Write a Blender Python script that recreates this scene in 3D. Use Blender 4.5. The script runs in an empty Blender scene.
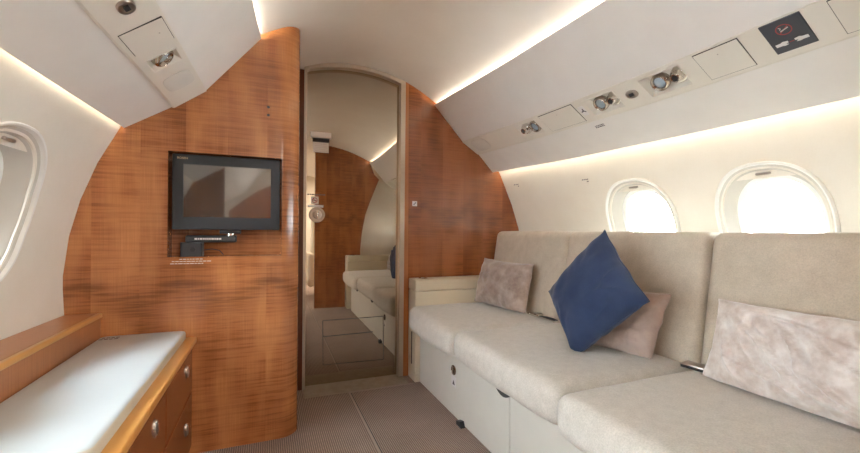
import bpy, bmesh, math, random
from mathutils import Vector, Matrix, noise
random.seed(7)
SC = bpy.context.scene
COL = SC.collection

# ------------------------------------------------------------------ camera, world, exposure
cam_d = bpy.data.cameras.new('camera')
cam = bpy.data.objects.new('camera', cam_d)
COL.objects.link(cam)
cam_d.sensor_width = 36.0
cam_d.lens = 36.0 * 400 / 860
cam_d.shift_y = 4.5 / 860
cam_d.clip_start = 0.02
cam.matrix_world = (Matrix.Translation((0, 0, .93)) @ Matrix.Rotation(math.radians(-22.2), 4, 'Z')
                    @ Matrix.Rotation(math.radians(90), 4, 'X') @ Matrix.Rotation(math.radians(.45), 4, 'Z'))
SC.camera = cam
w = bpy.data.worlds.new('daylight'); SC.world = w
w.use_nodes = True
bg = w.node_tree.nodes['Background']
bg.inputs[0].default_value = (.84, .93, 1, 1)
bg.inputs[1].default_value = 30.0
SC.view_settings.view_transform = 'Standard'
SC.view_settings.look = 'None'
SC.view_settings.exposure = 0.43
SC.view_settings.gamma = 1
SC.view_settings.use_curve_mapping = False
SC.cycles.max_bounces = 14
SC.cycles.diffuse_bounces = 8
SC.cycles.glossy_bounces = 6
SC.cycles.transparent_max_bounces = 12
SC.cycles.use_denoising = True
LED_UP, LED_LOW, FILL_AFT = 50.0, 24.0, 26.0

# ------------------------------------------------------------------ materials
def nmat(name):
    m = bpy.data.materials.new(name); m.use_nodes = True
    nt = m.node_tree
    return m, nt, nt.nodes['Principled BSDF']

def N(nt, t, **kw):
    n = nt.nodes.new(t)
    for k, v in kw.items():
        setattr(n, k, v)
    return n

def pos_scaled(nt, sx, sy, sz, off=(0, 0, 0)):
    g = N(nt, 'ShaderNodeNewGeometry')
    mp = N(nt, 'ShaderNodeMapping')
    mp.inputs['Scale'].default_value = (sx, sy, sz)
    mp.inputs['Location'].default_value = off
    nt.links.new(g.outputs['Position'], mp.inputs['Vector'])
    return mp.outputs[0]

def noise_tex(nt, vec, scale=1, detail=3, rough=.5):
    n = N(nt, 'ShaderNodeTexNoise')
    n.inputs['Scale'].default_value = scale
    n.inputs['Detail'].default_value = detail
    n.inputs['Roughness'].default_value = rough
    nt.links.new(vec, n.inputs['Vector'])
    return n.outputs['Fac']

def ramp(nt, fac, stops):
    r = N(nt, 'ShaderNodeValToRGB')
    el = r.color_ramp.elements
    while len(el) < len(stops):
        el.new(.5)
    for e, (p, c) in zip(el, stops):
        e.position = p; e.color = (*c, 1) if len(c) == 3 else c
    nt.links.new(fac, r.inputs[0])
    return r.outputs[0]

def math_n(nt, op, a, b=None):
    m = N(nt, 'ShaderNodeMath', operation=op)
    for i, v in enumerate((a, b)):
        if v is None: continue
        if isinstance(v, (int, float)): m.inputs[i].default_value = v
        else: nt.links.new(v, m.inputs[i])
    return m.outputs[0]

def mixc(nt, fac, a, b, mode='MIX'):
    m = N(nt, 'ShaderNodeMix', data_type='RGBA', blend_type=mode)
    if isinstance(fac, (int, float)): m.inputs[0].default_value = fac
    else: nt.links.new(fac, m.inputs[0])
    for i, v in ((6, a), (7, b)):
        if isinstance(v, tuple): m.inputs[i].default_value = (*v, 1)
        else: nt.links.new(v, m.inputs[i])
    return m.outputs[2]

def bump(nt, p, h, strength, dist):
    b = N(nt, 'ShaderNodeBump')
    b.inputs['Strength'].default_value = strength
    b.inputs['Distance'].default_value = dist
    nt.links.new(h, b.inputs['Height'])
    nt.links.new(b.outputs[0], p.inputs['Normal'])

def plain(name, c, rough=.5, metal=0, spec=.5, coat=0, grain=0):
    m, nt, p = nmat(name)
    p.inputs['Base Color'].default_value = (*c, 1)
    p.inputs['Roughness'].default_value = rough
    p.inputs['Metallic'].default_value = metal
    p.inputs['Specular IOR Level'].default_value = spec
    p.inputs['Coat Weight'].default_value = coat
    v = noise_tex(nt, pos_scaled(nt, 9, 9, 9), 1, 3)
    a = tuple(min(1, x * 1.02) for x in c); b = tuple(x * .98 for x in c)
    nt.links.new(ramp(nt, v, [(.3, b), (.7, a)]), p.inputs['Base Color'])
    if grain:
        bump(nt, p, noise_tex(nt, pos_scaled(nt, 500, 500, 500), 1, 2), grain, .001)
    return m

def wood(name, light, mid, dark, across=(1, 0), leaf=.155, figure=1.0, rough=.27, arcs=None):
    """figured veneer: leaves side by side along the axis 'across' (x, y), fine upright grain and level fiddleback figure"""
    m, nt, p = nmat(name)
    g = N(nt, 'ShaderNodeNewGeometry'); s = N(nt, 'ShaderNodeSeparateXYZ')
    nt.links.new(g.outputs['Position'], s.inputs[0])
    a = math_n(nt, 'ADD', math_n(nt, 'MULTIPLY', s.outputs[0], across[0]), math_n(nt, 'MULTIPLY', s.outputs[1], across[1]))
    z = s.outputs[2]
    q = math_n(nt, 'DIVIDE', math_n(nt, 'ADD', a, 10 * leaf), leaf)
    idx = math_n(nt, 'FLOOR', q)
    tri = math_n(nt, 'PINGPONG', q, 1.0)                       # mirrored leaf to leaf
    wn = N(nt, 'ShaderNodeTexWhiteNoise', noise_dimensions='1D')
    nt.links.new(idx, wn.inputs['W'])
    def vec(x, y, zz):
        c = N(nt, 'ShaderNodeCombineXYZ')
        for i, v in enumerate((x, y, zz)):
            if isinstance(v, (int, float)): c.inputs[i].default_value = v
            else: nt.links.new(v, c.inputs[i])
        return c.outputs[0]
    zz = math_n(nt, 'MULTIPLY', z, 1)
    fine = noise_tex(nt, vec(math_n(nt, 'MULTIPLY', a, 480), 0, math_n(nt, 'MULTIPLY', z, 5)), 1, 2, .6)
    fid = noise_tex(nt, vec(math_n(nt, 'MULTIPLY', tri, .8), math_n(nt, 'MULTIPLY', wn.outputs[0], .6), math_n(nt, 'MULTIPLY', zz, 120)), 1, 2.5, .6)
    big = noise_tex(nt, vec(math_n(nt, 'MULTIPLY', tri, 1.3), math_n(nt, 'MULTIPLY', idx, .37), math_n(nt, 'MULTIPLY', z, 3.0)), 1, 1.5, .5)
    base = ramp(nt, big, [(.16, dark), (.42, mid), (.62, light)])
    base = mixc(nt, .30, base, ramp(nt, wn.outputs[0], [(0, dark), (1, light)]))
    fmask = ramp(nt, big, [(.38, (1, 1, 1)), (.62, (.25, .25, .25))])
    fd = ramp(nt, fid, [(.44, (0, 0, 0)), (.62, (1, 1, 1))])
    f2 = math_n(nt, 'MULTIPLY', math_n(nt, 'MULTIPLY', fd, fmask), .55 * figure)
    col = mixc(nt, f2, base, tuple(x * .8 for x in dark))
    if arcs:
        zc, per, off = arcs
        ph = math_n(nt, 'MULTIPLY', math_n(nt, 'ADD', a, off), math.pi / per)
        dd = math_n(nt, 'SUBTRACT', z, math_n(nt, 'ADD', math_n(nt, 'MULTIPLY', math_n(nt, 'ABSOLUTE', math_n(nt, 'COSINE', ph)), -.085), zc))
        e = math_n(nt, 'MULTIPLY', math_n(nt, 'MULTIPLY', dd, dd), -1 / (.050 ** 2))
        am = math_n(nt, 'MULTIPLY', math_n(nt, 'EXPONENT', e), ramp(nt, fid, [(.25, (.25, .25, .25)), (.6, (1, 1, 1))]))
        col = mixc(nt, math_n(nt, 'MULTIPLY', am, .72), col, tuple(x * .75 for x in dark))
    gr = ramp(nt, fine, [(.3, (.82, .79, .76)), (.7, (1.03, 1.03, 1.03))])
    col = mixc(nt, 1.0, col, gr, 'MULTIPLY')
    nt.links.new(col, p.inputs['Base Color'])
    p.inputs['Roughness'].default_value = rough
    p.inputs['Coat Weight'].default_value = .35
    p.inputs['Coat Roughness'].default_value = .12
    return m

def fabric(name, c1, c2, scale=260, rough=.95, sheen=.3, patch=9, bs=.35):
    m, nt, p = nmat(name)
    v = noise_tex(nt, pos_scaled(nt, patch, patch, patch), 1, 5, .6)
    f = noise_tex(nt, pos_scaled(nt, scale, scale, scale), 1, 2, .6)
    col = ramp(nt, v, [(.35, c1), (.65, c2)])
    col = mixc(nt, 1.0, col, ramp(nt, f, [(.3, (1 - bs * .4,) * 3), (.7, (1 + bs * .12,) * 3)]), 'MULTIPLY')
    nt.links.new(col, p.inputs['Base Color'])
    p.inputs['Roughness'].default_value = rough
    p.inputs['Specular IOR Level'].default_value = .15
    p.inputs['Sheen Weight'].default_value = sheen
    p.inputs['Sheen Roughness'].default_value = .4
    bump(nt, p, f, bs, .002)
    return m

def emit(name, c, s):
    m = bpy.data.materials.new(name); m.use_nodes = True
    nt = m.node_tree; nt.nodes.clear()
    e = N(nt, 'ShaderNodeEmission'); o = N(nt, 'ShaderNodeOutputMaterial')
    e.inputs[0].default_value = (*c, 1); e.inputs[1].default_value = s
    nt.links.new(e.outputs[0], o.inputs[0])
    return m

M = {}
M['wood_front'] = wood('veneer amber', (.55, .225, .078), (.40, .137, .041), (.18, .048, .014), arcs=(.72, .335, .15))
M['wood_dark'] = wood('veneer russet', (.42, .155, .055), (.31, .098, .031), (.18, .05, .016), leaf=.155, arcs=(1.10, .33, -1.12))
M['wood_side'] = wood('veneer cabinet', (.28, .088, .030), (.21, .060, .020), (.13, .035, .012), across=(0, 1), leaf=.12, figure=.6)
M['wood_ledge'] = wood('veneer ledge', (.50, .21, .08), (.38, .145, .053), (.27, .09, .03), across=(0, .35), leaf=.2, figure=.3, rough=.38)
M['wood_edge'] = plain('honey edge wood', (.62, .31, .085), .3, coat=.3)
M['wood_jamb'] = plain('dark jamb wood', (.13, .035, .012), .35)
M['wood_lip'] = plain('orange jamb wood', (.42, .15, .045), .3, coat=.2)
M['liner'] = fabric('cream wall liner', (.76, .71, .63), (.79, .745, .67), 160, .9, .0, 5, .03)
M['ceiling'] = fabric('ceiling suede', (.80, .775, .74), (.83, .81, .775), 160, .92, .0, 4, .03)
M['bin'] = plain('overhead shell', (.80, .775, .735), .6, spec=.3)
M['strip'] = plain('service strip cream', (.76, .72, .64), .45)
M['grille'] = plain('grille cloth', (.70, .665, .60), .9)
M['gap'] = plain('dark gap', (.05, .045, .04), .8)
M['cream'] = plain('cream laminate', (.72, .70, .63), .4)
M['console'] = plain('console leather', (.68, .60, .455), .45)
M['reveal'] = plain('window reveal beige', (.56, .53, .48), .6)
M['white'] = plain('white plastic', (.84, .84, .82), .35)
M['top'] = plain('white worktop', (.56, .62, .64), .28, coat=.1)
M['topedge'] = plain('worktop edge', (.62, .58, .48), .4)
M['chrome'] = plain('chrome', (.78, .76, .72), .16, metal=1)
M['fixture'] = plain('fixture bronze nickel', (.42, .385, .34), .22, metal=1)
M['nickel'] = plain('satin nickel', (.50, .45, .40), .3, metal=1)
M['alu'] = plain('champagne trim', (.62, .56, .48), .35, metal=.75)
M['lens'] = plain('lamp lens', (.34, .42, .48), .12, coat=.3)
M['black'] = plain('black plastic', (.018, .019, .022), .4)
M['tvframe'] = plain('monitor frame slate', (.019, .022, .027), .5)
M['armgrey'] = plain('arm grey metal', (.05, .052, .056), .35, metal=.4)
M['signblack'] = plain('sign face', (.055, .06, .072), .3)
M['red'] = plain('sign red', (.38, .05, .05), .4)
M['ink'] = plain('ink', (.10, .09, .10), .6)
M['inklight'] = plain('pale lettering', (.62, .58, .55), .6)
M['gold'] = plain('gold lettering', (.55, .40, .22), .4)
M['card'] = plain('white card', (.78, .76, .74), .5)
M['seat'] = fabric('divan chenille', (.65, .615, .55), (.71, .675, .61), 240, .95, .35, 30)
M['back'] = fabric('divan backrest cloth', (.58, .495, .39), (.64, .555, .445), 240, .95, .25, 20)
M['navy'] = fabric('navy cotton', (.028, .044, .098), (.038, .058, .122), 500, .9, .25, 8, .2)
M['mauve'] = fabric('mauve velvet', (.28, .205, .175), (.45, .36, .31), 60, .6, .9, 16, .15)
M['pink'] = fabric('dusty pink velvet', (.38, .285, .24), (.50, .385, .33), 60, .75, .8, 12, .15)
M['blush'] = fabric('pale blush velvet', (.62, .52, .46), (.86, .81, .77), 60, .5, 1.0, 19, .15)
M['leather'] = plain('cream leather', (.72, .66, .54), .45)
M['led'] = emit('warm led up', (1, .89, .74), LED_UP)
M['led_low'] = emit('warm led low', (1, .89, .70), LED_LOW)

def mirror_mat(name, c, rough):
    m, nt, p = nmat(name)
    p.inputs['Base Color'].default_value = (*c, 1)
    p.inputs['Metallic'].default_value = 1
    p.inputs['Roughness'].default_value = rough
    return m
M['mirror'] = mirror_mat('bronze mirror', (.50, .435, .355), .015)

def screen_mat():
    m, nt, p = nmat('monitor glass')
    p.inputs['Base Color'].default_value = (.045, .042, .038, 1)
    p.inputs['Roughness'].default_value = .06
    p.inputs['IOR'].default_value = 1.8
    p.inputs['Coat Weight'].default_value = 1; p.inputs['Coat Roughness'].default_value = .03; p.inputs['Coat IOR'].default_value = 1.9
    return m
M['screen'] = screen_mat()

def pane_mat():
    m = bpy.data.materials.new('window glass'); m.use_nodes = True
    nt = m.node_tree; nt.nodes.clear()
    t = N(nt, 'ShaderNodeBsdfTransparent'); g = N(nt, 'ShaderNodeBsdfGlossy'); g.inputs['Roughness'].default_value = .02
    f = N(nt, 'ShaderNodeFresnel'); f.inputs[0].default_value = 1.4
    x = N(nt, 'ShaderNodeMixShader'); o = N(nt, 'ShaderNodeOutputMaterial')
    t.inputs[0].default_value = (.97, .985, .98, 1)
    nt.links.new(f.outputs[0], x.inputs[0]); nt.links.new(t.outputs[0], x.inputs[1]); nt.links.new(g.outputs[0], x.inputs[2])
    nt.links.new(x.outputs[0], o.inputs[0])
    return m
M['pane'] = pane_mat()

def carpet_mat():
    m, nt, p = nmat('ribbed wool carpet')
    def wv(axis, sc):
        t = N(nt, 'ShaderNodeTexWave', wave_type='BANDS', bands_direction=axis)
        t.inputs['Scale'].default_value = sc; t.inputs['Distortion'].default_value = 1.2
        t.inputs['Detail'].default_value = 2; t.inputs['Detail Scale'].default_value = 1.5
        nt.links.new(pos_scaled(nt, 1, 1, 1), t.inputs['Vector'])
        return t.outputs['Fac']
    a = wv('X', 36); b = wv('Y', 30)
    h = math_n(nt, 'ADD', math_n(nt, 'MULTIPLY', a, .65), math_n(nt, 'MULTIPLY', b, .35))
    col = ramp(nt, h, [(.1, (.16, .11, .088)), (.5, (.32, .24, .20)), (.9, (.47, .37, .32))])
    v = noise_tex(nt, pos_scaled(nt, 3, 3, 3), 1, 4)
    col = mixc(nt, 1.0, col, ramp(nt, v, [(.3, (.9, .9, .9)), (.7, (1.08, 1.08, 1.08))]), 'MULTIPLY')
    nt.links.new(col, p.inputs['Base Color'])
    p.inputs['Roughness'].default_value = 1; p.inputs['Specular IOR Level'].default_value = .1
    bump(nt, p, h, .6, .004)
    return m
M['carpet'] = carpet_mat()
M['threshold'] = fabric('beige threshold carpet', (.36, .295, .225), (.42, .35, .27), 300, 1, 0, 20, .5)
M['carpetedge'] = plain('carpet binding', (.40, .315, .265), 1, spec=.1, grain=.3)

# ------------------------------------------------------------------ mesh helpers
def empty(name, loc, label=None, cat=None, group=None, rz=0):
    o = bpy.data.objects.new(name, None); COL.objects.link(o)
    o.location = loc; o.rotation_euler = (0, 0, rz); o.empty_display_size = .05
    tag(o, label, cat, group)
    bpy.context.view_layer.update()
    return o

def tag(o, label=None, cat=None, group=None, kind=None):
    if label: o['label'] = label
    if cat: o['category'] = cat
    if group: o['group'] = group
    if kind: o['kind'] = kind
    return o

def root_offset(o):
    v = Vector((0, 0, 0))
    while o is not None:
        v += o.location; o = o.parent
    return v

def mk(name, bm, mat, parent=None, smooth=False, auto=None, label=None):
    """bmesh in world coordinates -> one mesh object; origin at the base of its bounds, or at the parent's origin"""
    bmesh.ops.recalc_face_normals(bm, faces=bm.faces[:])
    xs = [v.co for v in bm.verts]
    c = Vector(((min(v.x for v in xs) + max(v.x for v in xs)) / 2, (min(v.y for v in xs) + max(v.y for v in xs)) / 2, min(v.z for v in xs)))
    for v in bm.verts: v.co -= c
    for f in bm.faces: f.smooth = smooth
    me = bpy.data.meshes.new(name); bm.to_mesh(me); bm.free()
    o = bpy.data.objects.new(name, me); COL.objects.link(o)
    mats = mat if isinstance(mat, (list, tuple)) else [mat]
    for x in mats: me.materials.append(M[x] if isinstance(x, str) else x)
    o.location = c - root_offset(parent)
    if parent is not None: o.parent = parent
    if auto is not None:
        for p in me.polygons: p.use_smooth = True
        try: me.set_sharp_from_angle(angle=math.radians(auto))
        except Exception: pass
    if label: o['label'] = label
    return o

def newbm(): return bmesh.new()

def box(bm, x0, x1, y0, y1, z0, z1, bev=0, seg=2, mi=0, mat=None):
    vs = [bm.verts.new((x, y, z)) for x in (x0, x1) for y in (y0, y1) for z in (z0, z1)]
    fs = [bm.faces.new([vs[i] for i in q]) for q in ((0, 1, 3, 2), (4, 6, 7, 5), (0, 4, 5, 1), (2, 3, 7, 6), (0, 2, 6, 4), (1, 5, 7, 3))]
    for f in fs: f.material_index = mi
    if bev:
        es = list({e for f in fs for e in f.edges})
        r = bmesh.ops.bevel(bm, geom=es, offset=bev, segments=seg, profile=.5, affect='EDGES')
        for f in r['faces']: f.material_index = mi
        vs = list({v for f in r['faces'] for v in f.verts} | {v for v in vs if v.is_valid})
    if mat is not None:
        for v in vs: v.co = mat @ v.co
    return vs

def prism(bm, poly, axis, a, b, mat=None):
    """poly: 2-D points; axis 'y': (x,z) extruded from y=a to y=b; 'z': (x,y); 'x': (y,z)"""
    def P(p, t):
        v = {'y': (p[0], t, p[1]), 'z': (p[0], p[1], t), 'x': (t, p[0], p[1])}[axis]
        v = Vector(v)
        return mat @ v if mat is not None else v
    A = [bm.verts.new(P(p, a)) for p in poly]; Bv = [bm.verts.new(P(p, b)) for p in poly]
    bm.faces.new(A); bm.faces.new(list(reversed(Bv)))
    n = len(poly)
    for i in range(n):
        bm.faces.new([A[i], Bv[i], Bv[(i + 1) % n], A[(i + 1) % n]])

def loft(bm, rings, closed=True, cap=True):
    R = [[bm.verts.new(p) for p in r] for r in rings]
    n = len(R[0])
    for a, b in zip(R, R[1:]):
        for i in range(n if closed else n - 1):
            bm.faces.new([a[i], a[(i + 1) % n], b[(i + 1) % n], b[i]])
    if cap and closed:
        bm.faces.new(R[0]); bm.faces.new(list(reversed(R[-1])))
    return R

def lathe(bm, prof, mat, seg=28, cap=True):
    """prof: (radius, height) along local +Z of mat"""
    rings = [[mat @ Vector((r * math.cos(2 * math.pi * i / seg), r * math.sin(2 * math.pi * i / seg), h)) for i in range(seg)] for r, h in prof]
    loft(bm, rings, True, cap)

def tube(bm, pts, r, seg=8):
    pts = [Vector(p) for p in pts]
    rings = []
    for i, p in enumerate(pts):
        t = (pts[min(i + 1, len(pts) - 1)] - pts[max(i - 1, 0)]).normalized()
        u = t.orthogonal().normalized() if i == 0 else (u - t * u.dot(t)).normalized()
        v = t.cross(u)
        rings.append([p + u * (r * math.cos(2 * math.pi * k / seg)) + v * (r * math.sin(2 * math.pi * k / seg)) for k in range(seg)])
    loft(bm, rings)

def boolean(o, cutter_bm, op='DIFFERENCE'):
    """cut o's mesh with world-space bmesh"""
    me = bpy.data.meshes.new('tmp'); bmesh.ops.recalc_face_normals(cutter_bm, faces=cutter_bm.faces[:])
    cutter_bm.to_mesh(me); cutter_bm.free()
    c = bpy.data.objects.new('tmp', me); COL.objects.link(c)
    md = o.modifiers.new('b', 'BOOLEAN'); md.operation = op; md.solver = 'EXACT'; md.object = c
    bpy.context.view_layer.update()
    dg = bpy.context.evaluated_depsgraph_get()
    n = bpy.data.meshes.new_from_object(o.evaluated_get(dg), depsgraph=dg)
    o.modifiers.clear(); old = o.data; n.name = old.name
    o.data = n
    bpy.data.objects.remove(c); bpy.data.meshes.remove(me); bpy.data.meshes.remove(old)
    return o

def frame_mat(org, ex, ey):
    ex = Vector(ex).normalized(); ey = Vector(ey); ey = (ey - ex * ey.dot(ex)).normalized(); ez = ex.cross(ey)
    m = Matrix.Identity(4)
    for i in range(3):
        m[i][0] = ex[i]; m[i][1] = ey[i]; m[i][2] = ez[i]; m[i][3] = org[i]
    return m

def interp(t, pts):
    if t <= pts[0][0]: return pts[0][1]
    for (a, va), (b, vb) in zip(pts, pts[1:]):
        if t <= b:
            k = (t - a) / (b - a); return va + (vb - va) * k
    return pts[-1][1]

def sm(t, pts):
    """smoothed interpolation"""
    return sum(interp(t + d, pts) for d in (-.12, -.06, 0, .06, .12)) / 5

def text_mesh(name, body, size, mat4, mat, parent, ext=.0006, align='CENTER'):
    cu = bpy.data.curves.new(name, 'FONT'); cu.body = body; cu.size = size; cu.extrude = ext / 2
    cu.align_x = align; cu.align_y = 'CENTER'
    t = bpy.data.objects.new('tmp', cu); COL.objects.link(t)
    bpy.context.view_layer.update()
    dg = bpy.context.evaluated_depsgraph_get()
    me = bpy.data.meshes.new_from_object(t.evaluated_get(dg), depsgraph=dg)
    bm = bmesh.new(); bm.from_mesh(me)
    bpy.data.objects.remove(t); bpy.data.meshes.remove(me); bpy.data.curves.remove(cu)
    for v in bm.verts: v.co = mat4 @ v.co
    return mk(name, bm, mat, parent)

# ------------------------------------------------------------------ cabin lines
Y_TV, Y_WOOD, Y_MIR, Y_BACK, Y_END = 1.90, 2.44, 2.475, .04, -2.9
def P0R(y): return sm(y, [(.6, 1.14), (1.135, 1.12), (1.74, 1.084), (2.44, 1.018), (2.8, .985)])
def sR(y): return sm(y, [(.6, .105), (1.15, .11), (1.8, .075), (2.466, 0), (2.7, -.03)])
def P3R(y): return sm(y, [(.5, 1.65), (1.18, 1.635), (1.878, 1.584), (2.466, 1.462), (2.7, 1.41)])
def P0L(y): return sm(y, [(1.2, -.075), (1.6, -.056), (1.9, -.028), (2.5, .03)])
def sL(y): return sm(y, [(.6, .04), (1.1, .034), (1.4, .02), (1.9, 0)])
def P3L(y): return sm(y, [(.6, -.555), (1.167, -.543), (1.43, -.535), (1.9, -.519), (2.5, -.49)])
def binR(y): return [(P0R(y), 1.765), (1.224 + sR(y), 1.542), (1.345 + sR(y), 1.468), (P3R(y), 1.345)]
def binL(y): return [(P0L(y), 1.765), (-.235 - sL(y), 1.511), (-.349 - sL(y), 1.43), (P3L(y), 1.323)]
OFF_R = [(0, .08), (.3, .19), (.594, .25), (.75, .252), (.95, .222), (1.123, .161), (1.327, .066), (1.42, .012), (1.6, -.12)]
OFF_L = [(0, .03), (.3, .14), (.594, .18), (.736, .187), (.90, .168), (1.037, .135), (1.18, .084), (1.26, .045), (1.323, .012), (1.42, -.002), (1.5, -.03), (1.6, -.12)]
def wallR(y, z): return P3R(y) + interp(z, OFF_R)
def wallL(y, z): return P3L(y) - interp(z, OFF_L)
def ceil_z(x, y):
    l, r = P0L(y), P0R(y); m = (l + r) / 2; h = (r - l) / 2
    return 1.945 - .162 * ((x - m) / h) ** 2
ZS = [0, .1, .2, .3, .4, .5, .594, .66, .7, .75, .8, .85, .9, .95, 1.0, 1.037, 1.08, 1.123, 1.18, 1.23, 1.28, 1.327, 1.38, 1.42, 1.5]
YS = [Y_END + (2.6 - Y_END) * i / 44 for i in range(45)]

def struct(o): o['kind'] = 'structure'; return o

bm = newbm()
box(bm, -.9, 2.0, Y_END, 2.7, -.04, 0)
struct(mk('floor', bm, 'carpet'))

bm = newbm()
rings = []
for y in YS:
    l, r = P0L(y), P0R(y)
    xs = [l - .10 + (r - l + .20) * i / 30 for i in range(31)]
    rings.append([(x, y, ceil_z(x, y)) for x in xs] + [(x, y, ceil_z(x, y) + .03) for x in reversed(xs)])
loft(bm, rings)
struct(mk('ceiling', bm, 'ceiling', auto=40))

def make_wall(side):
    bm = newbm(); rings = []
    for y in YS:
        f = wallR if side == 'right' else wallL
        s = 1 if side == 'right' else -1
        a, b = (binR if side == 'right' else binL)(y)[:2]
        up = [(b[0] + s * .125, 1.65), (a[0] + s * .085, 1.765)]
        rings.append([(f(y, z), y, z) for z in ZS] + [(x, y, z) for x, z in up] + [(x + s * .045, y, z + .02) for x, z in reversed(up)] + [(f(y, z) + s * .045, y, z) for z in reversed(ZS)])
    loft(bm, rings)
    return struct(mk('wall_' + side, bm, 'liner', auto=50))
WR, WL = make_wall('right'), make_wall('left')

def shell_poly(y, x0=None, x1=None, grow=.012):
    """cabin cross-section outline at y, from the left wall over the ceiling to the right wall"""
    pts = [(wallL(y, z) - grow, z) for z in ZS if z <= 1.42]
    pts += [(-.42, 1.60), (-.22, 1.72)]
    l, r = P0L(y), P0R(y)
    pts += [(l - .05 + (r - l + .10) * i / 20, ceil_z(l - .05 + (r - l + .10) * i / 20, y) + grow) for i in range(21)]
    pts += [(1.25, 1.70), (1.42, 1.58)]
    pts += [(wallR(y, z) + grow, z) for z in reversed(ZS) if z <= 1.42]
    return pts

# end walls
bm = newbm(); prism(bm, shell_poly(2.5), 'y', 2.50, 2.56)
struct(mk('wall_front', bm, 'cream'))
bm = newbm(); prism(bm, shell_poly(Y_END + .1), 'y', Y_END, Y_END + .05)
struct(mk('wall_rear', bm, 'liner'))

# left bulkhead with rounded corner and monitor niche
plan = [(-1.2, Y_TV), (.055, Y_TV)] + [(.055 + .085 * math.sin(a), Y_TV + .085 - .085 * math.cos(a)) for a in [math.radians(9 * i) for i in range(1, 11)]] + [(.14, 2.49), (-1.2, 2.49)]
bm = newbm(); prism(bm, plan, 'z', 0, 2.1)
BL = mk('wall_partition_left', bm, 'wood_front')
c = newbm(); prism(c, shell_poly(2.0, grow=.010), 'y', 1.5, 2.7); boolean(BL, c, 'INTERSECT')
c = newbm(); box(c, -.372, .061, 1.8, 1.985, .816, 1.247); boolean(BL, c)
c = newbm()
for z in (1.435, 1.47): lathe(c, [(.0065, 0), (.0065, .03)], frame_mat((.003, 1.895, z), (1, 0, 0), (0, 0, -1)), 10)
boolean(BL, c)
for p in BL.data.polygons: p.use_smooth = True
BL.data.set_sharp_from_angle(angle=math.radians(30))
struct(BL)
bm = newbm()
for z in (1.435, 1.47): lathe(bm, [(.0062, 0), (.0062, .004)], frame_mat((.003, 1.906, z), (1, 0, 0), (0, 0, -1)), 12)
mk('painted_hole_shadow', bm, 'black', BL)  # black discs paint the shade inside the two holes
# right bulkhead
bm = newbm()
pl = [(.858, 1.9), (.822, 0)]
pts = [p for p in shell_poly(Y_WOOD, grow=.010) if p[0] > .83]
poly = [(.812, 0), (.8165, ceil_z(.8165, 2.44) + .01)] + pts
prism(bm, poly, 'y', Y_WOOD, 2.50)
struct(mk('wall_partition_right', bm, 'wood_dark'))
bm = newbm(); prism(bm, [(.812, 0), (.8165, 1.878), (.838, 1.873), (.845, 0)], 'y', 2.432, Y_WOOD)
struct(mk('trim_right', bm, 'wood_lip'))
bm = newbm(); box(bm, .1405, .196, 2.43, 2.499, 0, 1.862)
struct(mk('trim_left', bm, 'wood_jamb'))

# rear partition beside and behind the camera
bm = newbm()
edge = [(1.03, 0), (1.03, .69), (1.05, .9), (1.09, 1.12), (1.15, 1.29), (1.21, 1.44), (1.262, 1.57), (1.20, 1.63)]
l, r = P0L(0), P0R(0)
top = [(x, ceil_z(x, 0) + .008) for x in (1.14, 1.05, .95, .85, .75, .65, .57, .49)]
prism(bm, [(.49, 0)] + edge + top, 'y', -.02, Y_BACK)
struct(mk('wall_partition_rear', bm, 'wood_dark'))
bm = newbm()
pr = [p for p in shell_poly(0, grow=.010) if p[0] > 1.10]
prism(bm, [(.95, 0), (.95, 1.7), (1.0, ceil_z(1.0, 0))] + pr, 'y', -.06, -.021)
struct(mk('wall_partition_side', bm, 'liner'))
bm = newbm()
pr = [p for p in shell_poly(-.05, grow=.010) if p[0] < -.34]
prism(bm, pr + [(-.34, 1.66), (-.34, 0)], 'y', -.12, -.06)
struct(mk('wall_partition_near', bm, 'wood_dark'))
# arched wooden screen at the end of the aft cabin
bm = newbm()
pts = [(-.52, 0), (-.52, 1.2)] + [(-.52 + .82 * (i / 10), 1.2 + .45 * math.sin(math.pi * i / 20)) for i in range(1, 11)] + [(.3, 0)]
prism(bm, pts, 'y', Y_END + .06, Y_END + .10)
tag(mk('wooden_screen', bm, 'wood_dark'), 'dark wooden arched screen at the far end of the cabin reflected in the mirror', 'screen')

# side ceiling panels of the aft cabin
for side, pf, s in (('3', binR, 1), ('4', binL, -1)):
    bm = newbm(); rings = []
    for y in (-.125, -.8, -1.5, -2.2, Y_END + .11):
        a, b, c_, d = pf(y)
        rings.append([(a[0], y, a[1] + .02), (b[0], y, b[1]), (c_[0], y, c_[1]), (d[0] + s * .03, y, d[1]), (d[0] + s * .03, y, d[1] + .03), (b[0] + s * .05, y, b[1] + .06), (a[0] + s * .05, y, a[1] + .0)])
    loft(bm, rings)
    struct(mk('trim_' + side, bm, 'ceiling', auto=40))

# carpet seam and hatch edge
bm = newbm()
box(bm, .439, .450, -1.5, 2.297, 0, .004, .0015)
struct(mk('trim_1', bm, 'carpetedge'))
bm = newbm(); box(bm, .4505, .4545, -1.5, 2.284, 0, .0015)
struct(mk('trim_5', bm, 'gap'))
bm = newbm(); box(bm, .450, .835, 2.289, 2.2975, 0, .005, .002)
struct(mk('trim_2', bm, 'carpetedge'))

# ------------------------------------------------------------------ windows
def superell(cy, cz, a, b, n=2.35, k=56):
    out = []
    for i in range(k):
        t = 2 * math.pi * i / k; c, s = math.cos(t), math.sin(t)
        out.append((cy + a * math.copysign(abs(c) ** (2 / n), c), cz + b * math.copysign(abs(s) ** (2 / n), s)))
    return out

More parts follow.
